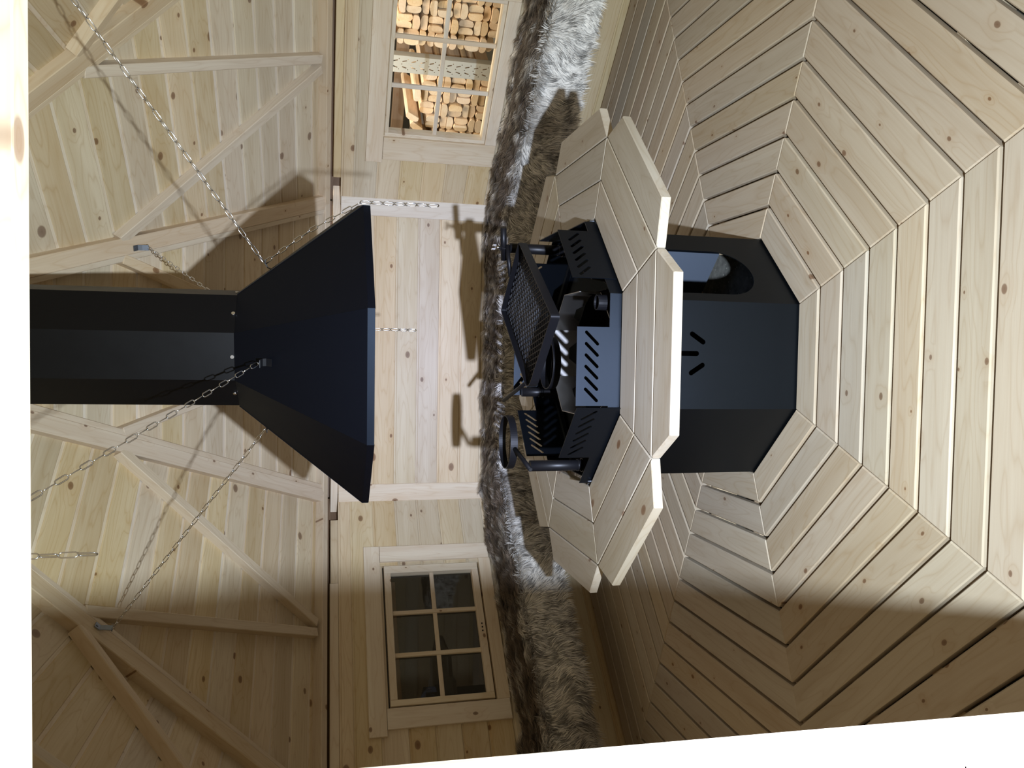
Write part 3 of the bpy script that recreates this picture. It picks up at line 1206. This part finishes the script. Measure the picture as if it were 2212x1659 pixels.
# ---------------------------------------------------------------- benches and fur throws
BA0, BA1, BZ = 1.79, 2.19, 0.535
names = {180: 'back', 135: 'right-back', -135: 'left-back'}
for ang in (180, 135, -135):
    n_, t_ = nrm(ang), tan_(ang)
    bench = thing('bench', 'spruce wall bench along the %s wall, under the fur throw' % names[ang], 'bench', n_ * ((BA0 + BA1) / 2))
    o0 = n_ * ((BA0 + BA1) / 2)
    for k in range(3):
        a0 = BA0 + k * 0.134
        a1 = a0 + 0.128
        me = slab_mesh('seat_board', [(-a1 * T8 + 0.004, -0.064), (a1 * T8 - 0.004, -0.064), (a0 * T8 - 0.004, 0.064), (-a0 * T8 + 0.004, 0.064)], 0.028, 0.003)
        obj('seat_board', me, M['table'], bench, frame(t_, -n_, UP, n_ * ((a0 + a1) / 2) + UP * BZ - o0))
    for tt in (-0.55, 0.55):
        beam('bearer', n_ * 1.84 + t_ * tt + UP * (BZ - 0.0600) - o0, n_ * 2.205 + t_ * tt + UP * (BZ - 0.0600) - o0, t_, 0.060, 0.04, M['table'], bench)

nprng = np.random.default_rng(11)


def vnoise(x, y, seed):
    """cheap smooth value noise on numpy arrays"""
    xi, yi = np.floor(x).astype(int), np.floor(y).astype(int)
    fx, fy = x - xi, y - yi
    fx, fy = fx * fx * (3 - 2 * fx), fy * fy * (3 - 2 * fy)

    def h(a, b):
        v = np.sin(a * 127.1 + b * 311.7 + seed * 74.7) * 43758.5453
        return v - np.floor(v)
    return (h(xi, yi) * (1 - fx) + h(xi + 1, yi) * fx) * (1 - fy) + (h(xi, yi + 1) * (1 - fx) + h(xi + 1, yi + 1) * fx) * fy


def fur_surface(ang, t, s):
    """t along the wall, s in 0..1: from the wall across the seat, over the edge and down. Returns points (N,3)"""
    sd = {180: 1, 135: 2, -135: 3}[ang]
    top = 0.42          # seat share of the arc
    drop = 0.185 + 0.05 * vnoise(t * 3.1 + 5, t * 0 + 1.5, sd) + (0.03 if ang != 180 else 0.0)
    wid = 2.19 - 1.765
    a = np.where(s < top, 2.19 - wid * (s / top), 1.765 - 0.02 * np.sin((s - top) / (1 - top) * PI))
    rnd_edge = np.clip((s - (top - 0.06)) / 0.12, 0, 1)
    z = np.where(s < top, 0.560 + 0.0 * s, 0.560 - drop * (s - top) / (1 - top))
    z = z - 0.018 * rnd_edge * (1 - rnd_edge) * 4
    bump = 0.022 * (vnoise(t * 7, s * 5, sd + 3) - 0.5) + 0.012 * (vnoise(t * 19, s * 13, sd + 9) - 0.5)
    out = np.where(s < top, 0.0, 1.0)
    a = a - bump * out - 0.012 * out * np.sin(t * 11 + sd)
    z = z + bump * (1 - out) + np.where(s < 0.08, 0.018, 0.0) * vnoise(t * 6, s * 0, sd + 5)
    n_, t_ = nrm(ang), tan_(ang)
    # mitre the ends to the octagon
    tl = t * (a * T8 + 0.012)
    far = 0.885 + (2.19 - a) * 0.42
    if ang == -135:
        tl = np.where(t > 0, t * far, tl)
    if ang == 135:
        tl = np.where(t < 0, t * far, tl)
    return (np.outer(a, np.array(n_)) + np.outer(tl, np.array(t_)) + np.outer(z, [0, 0, 1]))


def lin(c):
    return np.array(c)


FUR_LABEL = {180: 'grey-brown fur throw along the back bench, behind the black grill',
             135: 'white and grey-brown fur throw on the bench under the timber-view window',
             -135: 'grey fur throw on the bench under the dark six-pane window'}
for ang in (180, 135, -135):
    sd = {180: 1, 135: 2, -135: 3}[ang]
    throw = thing('fur_throw', FUR_LABEL[ang], 'fur throw', nrm(ang) * 1.97 + UP * 0.55, 'fur throws on the benches')
    org = np.array(nrm(ang) * 1.97 + UP * 0.55)
    NT_, NS_ = 90, 36
    tt, ss = np.meshgrid(np.linspace(-1, 1, NT_), np.linspace(0, 1, NS_))
    P = fur_surface(ang, tt.ravel(), ss.ravel()) - org
    idx = np.arange(NT_ * NS_).reshape(NS_, NT_)
    quads = np.stack([idx[:-1, :-1], idx[:-1, 1:], idx[1:, 1:], idx[1:, :-1]], -1).reshape(-1, 4)
    me = bpy.data.meshes.new('backing')
    me.from_pydata(P.tolist(), [], quads.tolist())
    ca = me.color_attributes.new('col', 'FLOAT_COLOR', 'POINT')
    ca.data.foreach_set('color', np.tile([0.20, 0.16, 0.12, 1.0], len(P)))
    me.polygons.foreach_set('use_smooth', [True] * len(me.polygons))
    obj('backing', me, M['fur'], throw)
    # pile: tapered ribbons
    N = 52000 if ang != 180 else 42000
    t = nprng.uniform(-1, 1, N)
    s = nprng.uniform(0.0, 1.0, N)
    root = fur_surface(ang, t, s)
    e = 0.006
    dt = fur_surface(ang, np.clip(t + e, -1, 1), s) - fur_surface(ang, np.clip(t - e, -1, 1), s)
    dt /= np.linalg.norm(dt, axis=1, keepdims=True) + 1e-9
    dsv = fur_surface(ang, t, np.clip(s + e, 0, 1)) - fur_surface(ang, t, np.clip(s - e, 0, 1))
    dsv /= np.linalg.norm(dsv, axis=1, keepdims=True) + 1e-9
    nv_ = np.cross(dt, dsv)
    fl = np.sign(nv_ @ np.array(-nrm(ang) * 0.6 + UP * 0.8))[:, None]
    nv_ = nv_ * np.where(fl == 0, 1, fl)
    nv_ /= np.linalg.norm(nv_, axis=1, keepdims=True) + 1e-9
    # lay of the hair: along the bench on the seat, down and sideways in locks on the drop
    seat = np.clip((0.45 - s) / 0.08, 0, 1)
    sw = (vnoise(t * 5.5, s * 4.5, sd + 20) - 0.5) * 4.2
    sw2 = (vnoise(t * 24, s * 13, sd + 30) - 0.5) * 3.2
    along = seat * (1.2 + 0.4 * sw) * (1 if ang != -135 else -1) + (1 - seat) * (0.75 * sw + 0.55 * sw2)
    down = seat * (0.25 + 0.5 * sw2) + (1 - seat) * 1.0
    lift = 0.22 + 0.75 * vnoise(t * 30, s * 18, sd + 33) + 0.2 * nprng.random(N)
    d = dt * along[:, None] + dsv * down[:, None]
    d /= np.linalg.norm(d, axis=1, keepdims=True) + 1e-9
    d = d + nv_ * lift[:, None] + nprng.normal(0, 0.07, (N, 3))
    d /= np.linalg.norm(d, axis=1, keepdims=True)
    L = nprng.uniform(0.038, 0.080, N)
    side = np.cross(d, nv_)
    side /= np.linalg.norm(side, axis=1, keepdims=True) + 1e-9
    wv = nprng.uniform(0.0010, 0.0024, N)[:, None]
    mid = root + d * (L * 0.55)[:, None]
    tip = mid + (d - nv_ * 0.45 + np.array([0, 0, -0.15])) * (L * 0.45)[:, None]
    V = np.empty((N, 5, 3))
    V[:, 0] = root - side * wv
    V[:, 1] = root + side * wv
    V[:, 2] = mid - side * wv * 0.8
    V[:, 3] = mid + side * wv * 0.8
    V[:, 4] = tip
    for wa in (180, 135, -135, 90, -90):
        nw = np.array(nrm(wa))
        V -= np.maximum(V @ nw - 2.204, 0)[..., None] * nw
    V = V - org
    base = np.arange(N)[:, None] * 5
    tris = np.concatenate([base + np.array([0, 1, 3]), base + np.array([0, 3, 2]), base + np.array([2, 3, 4])], 1).reshape(-1, 3)
    # colours: cream roots, dark tips; brown saddle along the seat
    patch = vnoise(t * 4.0, s * 3.0 + 2, sd + 40)
    streak = vnoise(t * 26, s * 20, sd + 50)
    long_ = vnoise(t * 7, s * 34, sd + 60) * 0.6 + vnoise(t * 22, s * 60, sd + 61) * 0.4
    lock = vnoise(t * 34, s * 12, sd + 62)
    brown = seat * np.clip(1.25 - 2.2 * np.clip(long_ - 0.50, 0, 1) * 2.0, 0, 1) + (1 - seat) * np.clip((patch - 0.62) * 2.2, 0, 0.7)
    if ang == -135:
        brown = np.clip(brown + 0.30 + 0.5 * (patch - 0.5), 0, 1)
    if ang == 180:
        brown = np.clip(brown * 0.85 + 0.9 * (lock - 0.45), 0, 1)
    # pale fringe against the wall
    fringe = np.clip((0.07 - s) / 0.04, 0, 1) * (vnoise(t * 9, s * 2, sd + 70) > 0.45)
    brown = brown * (1 - 0.8 * fringe)
    white = lin([0.94, 0.91, 0.87])
    brn = lin([0.215, 0.170, 0.135])
    dark = lin([0.030, 0.026, 0.028])
    bc = white[None] * (1 - brown[:, None]) + brn[None] * brown[:, None]
    bc = bc * nprng.uniform(0.75, 1.1, N)[:, None]
    dk = (nprng.random(N) < 0.19 + 0.75 * np.clip((streak - 0.58) * 4, 0, 1))
    tipc = np.where(dk[:, None], dark[None], bc * 0.9)
    midc = np.where(dk[:, None], bc * 0.45, bc)
    colr = np.ones((N, 5, 4))
    colr[:, 0, :3] = bc * 0.9
    colr[:, 1, :3] = bc * 0.9
    colr[:, 2, :3] = midc
    colr[:, 3, :3] = midc
    colr[:, 4, :3] = tipc
    me = bpy.data.meshes.new('fur_pile')
    me.vertices.add(N * 5)
    me.vertices.foreach_set('co', V.reshape(-1))
    nt = len(tris)
    me.loops.add(nt * 3)
    me.polygons.add(nt)
    me.loops.foreach_set('vertex_index', tris.reshape(-1).astype(np.int32))
    me.polygons.foreach_set('loop_start', np.arange(0, nt * 3, 3, dtype=np.int32))
    me.update(calc_edges=True)
    ca = me.color_attributes.new('col', 'FLOAT_COLOR', 'POINT')
    ca.data.foreach_set('color', colr.reshape(-1))
    pile = obj('fur_pile', me, M['fur'], throw)
    pile['kind'] = 'stuff'

# ---------------------------------------------------------------- outside the right-hand window: timber rack
OB = 3.30
on, ot = nrm(135), tan_(135)


def ofr(t, z, roll=0.0, back=0.0):
    """frame whose X runs away from the hut (grain), in-plane axes rolled"""
    X = on
    Y = (ot * math.cos(roll) + UP * math.sin(roll)).normalized()
    Z = X.cross(Y)
    return frame(X, Y, Z, on * (OB + back) + ot * t + UP * z)


def log_mesh(w_, h_, L=0.62):
    """short length of half-round siding: flat back, bellied face, cut end towards the hut"""
    prof = [(-w_ * 0.44, -h_ / 2), (w_ * 0.44, -h_ / 2), (w_ / 2, -h_ * 0.28), (w_ / 2, h_ * 0.05), (w_ * 0.40, h_ * 0.34), (w_ * 0.2, h_ * 0.46), (0, h_ / 2), (-w_ * 0.2, h_ * 0.46), (-w_ * 0.40, h_ * 0.34), (-w_ / 2, h_ * 0.05), (-w_ / 2, -h_ * 0.28)]
    n = len(prof)
    v = [(0, y, z) for y, z in prof] + [(L, y, z) for y, z in prof]
    f = [list(range(n))[::-1], [n + i for i in range(n)]] + [[i, (i + 1) % n, n + (i + 1) % n, n + i] for i in range(n)]
    me = mesh_from('siding_board', v, f)
    bm = bmesh.new()
    bm.from_mesh(me)
    bmesh.ops.recalc_face_normals(bm, faces=bm.faces)
    bm.to_mesh(me)
    bm.free()
    me.materials.append(M['log'])
    return me


CELL = 0.104
LOG = log_mesh(0.100, 0.047)


ORD = ['first', 'second', 'third', 'fourth', 'fifth', 'sixth', 'seventh', 'eighth']


def stack(t0, z0, cols, rows_at, side, group):
    for c in range(cols):
        for r in range(rows_at(c)):
            z = z0 + r * CELL + (0.05 if c % 2 else 0.0)
            t = t0 + c * CELL
            vert = (c + r) % 2 == 0
            for q in (-1, 1):
                jit = rnd.uniform(-0.02, 0.015)
                if vert:
                    mw = ofr(t + q * 0.0255, z, R(rnd.choice((90, -90))) + rnd.uniform(-0.04, 0.04), jit)
                    wh = 'left' if q > 0 else 'right'
                else:
                    mw = ofr(t, z + q * 0.0255, rnd.choice((0, PI)) + rnd.uniform(-0.03, 0.03), jit)
                    wh = 'upper' if q > 0 else 'lower'
                o = bpy.data.objects.new('siding_board', LOG)
                COL.objects.link(o)
                o.matrix_basis = mw
                col = c if side == 'left' else cols - 1 - c
                o['label'] = 'pine board stacked %s of rack post, %s column, %s row up, %s of its pair' % (side, ORD[col], ORD[r], wh)
                o['category'] = 'board'
                o['group'] = group


stack(0.585, 0.47, 5, lambda c: 5 if c < 3 else 4, 'left', 'boards stacked left of the rack post')
stack(-0.232, 0.47, 6, lambda c: 7, 'right', 'boards stacked right of the rack post')
for i, (t, z, rr) in enumerate(((0.86, 0.99, 62), (0.93, 0.955, 58), (0.99, 0.915, 55), (1.06, 0.86, 50), (1.10, 0.78, 64), (1.09, 0.66, 72), (1.08, 0.55, 80))):
    o = bpy.data.objects.new('siding_board', LOG)
    COL.objects.link(o)
    o.matrix_basis = ofr(t, z, R(-rr), -0.03 - 0.012 * i)
    o['label'] = 'bellied pine board slipping down the stack end, %s counted from the top' % ORD[i]
    o['category'] = 'board'
    o['group'] = 'boards leaning at the stack end'
rack = thing('pallet_rack', 'galvanised rack with a slotted steel post between two timber stacks', 'rack', on * OB + ot * 0.45)
ro = on * OB + ot * 0.45
b = B()
holes = []
zz = -0.1
PW = 0.118
hz = [-0.10 + 0.0 + 0.062 * i for i in range(34)]
for i, z in enumerate(hz):
    holes.append(slot(-0.022, z, 0.034, 0.0075, R(75), 3))
    holes.append(slot(0.022, z, 0.034, 0.0075, R(105), 3))
    holes.append(slot(0.0, z + 0.018, 0.0078, 0.0076, 0, 3))
    holes.append(slot(-0.036, z - 0.024, 0.0078, 0.0076, 0, 3))
    holes.append(slot(0.036, z - 0.024, 0.0078, 0.0076, 0, 3))
b.sheet([(-PW / 2, -0.15), (PW / 2, -0.15), (PW / 2, 2.1), (-PW / 2, 2.1)], holes, 0.003, frame(-ot, UP, -on, -on * 0.07))
b.box(ot * (PW / 2 - 0.0015) - on * 0.035 + UP * 0.975, (0.003, 0.066, 2.24), frame(ot, on, UP, (0, 0, 0)))
b.box(-ot * (PW / 2 - 0.0015) - on * 0.035 + UP * 0.975, (0.003, 0.066, 2.24), frame(ot, on, UP, (0, 0, 0)))
b.build('post', M['rack'], rack)
for z, t0, t1 in ((0.385, -1.1, 0.7),):
    b = B()
    b.box(ot * (t0 + t1) / 2 * 1.0 + on * 0.03 + UP * z, (t1 - t0, 0.05, 0.06), frame(ot, on, UP, (0, 0, 0)))
    b.box(ot * (t0 + t1) / 2 * 1.0 + on * 0.55 + UP * z, (t1 - t0, 0.05, 0.06), frame(ot, on, UP, (0, 0, 0)))
    b.build('shelf_beam', M['rack'], rack)
for tt in (-1.08, 0.68):
    b = B()
    for bk in (0.03, 0.55):
        b.box(ot * tt + on * bk + UP * 0.10, (0.06, 0.05, 0.50), frame(ot, on, UP, (0, 0, 0)))
    b.build('leg', M['rack'], rack)
# timbers behind the rack, shade put into their dark colour
for i, (t, z, L, rr) in enumerate(((0.46, 1.02, 2.6, 0), (0.46, 0.86, 2.6, 0), (0.46, 0.72, 2.6, 0))):
    mw = frame(ot, UP, -on, on * (OB + 0.72) + ot * t + UP * z)
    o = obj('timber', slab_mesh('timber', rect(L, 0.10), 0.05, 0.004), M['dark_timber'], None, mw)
    o['label'] = ('dark shaded timber behind the rack, %s of three' % ('topmost', 'middle', 'lowest')[i])
    o['category'] = 'timber'
    o['group'] = 'shaded timbers behind the rack'
o = obj('upright_plank', slab_mesh('upright_plank', rect(1.5, 0.16), 0.03, 0.003), M['log'], None, frame(UP, ot, -on, on * (OB + 0.05) + ot * 1.30 + UP * 0.61))
o['label'] = 'orange-toned plank standing on end left of the timber stack outside'
o['category'] = 'plank'
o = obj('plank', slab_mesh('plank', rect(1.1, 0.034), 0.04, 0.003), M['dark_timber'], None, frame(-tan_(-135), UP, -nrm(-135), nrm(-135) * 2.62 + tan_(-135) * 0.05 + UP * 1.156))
o['label'] = 'thin brown plank outside, along the top of the dark six-pane window'
o['category'] = 'plank'
# warehouse walls past the windows, unlit gloom put into their colour
for i, (ang, a, lab) in enumerate(((135, 4.6, 'warehouse wall behind the timber rack, coloured near-black as unlit'), (-135, 3.6, 'warehouse wall outside the six-pane window, coloured near-black as unlit'))):
    n_, t_ = nrm(ang), tan_(ang)
    me = slab_mesh('wall', rect(7.0, 3.6), 0.1, 0.01)
    w = struct('wall_warehouse_%s' % ('right', 'left')[i], lab, me, M['night'])
    w.matrix_basis = frame(-t_, UP, -n_, n_ * a + UP * 1.66)
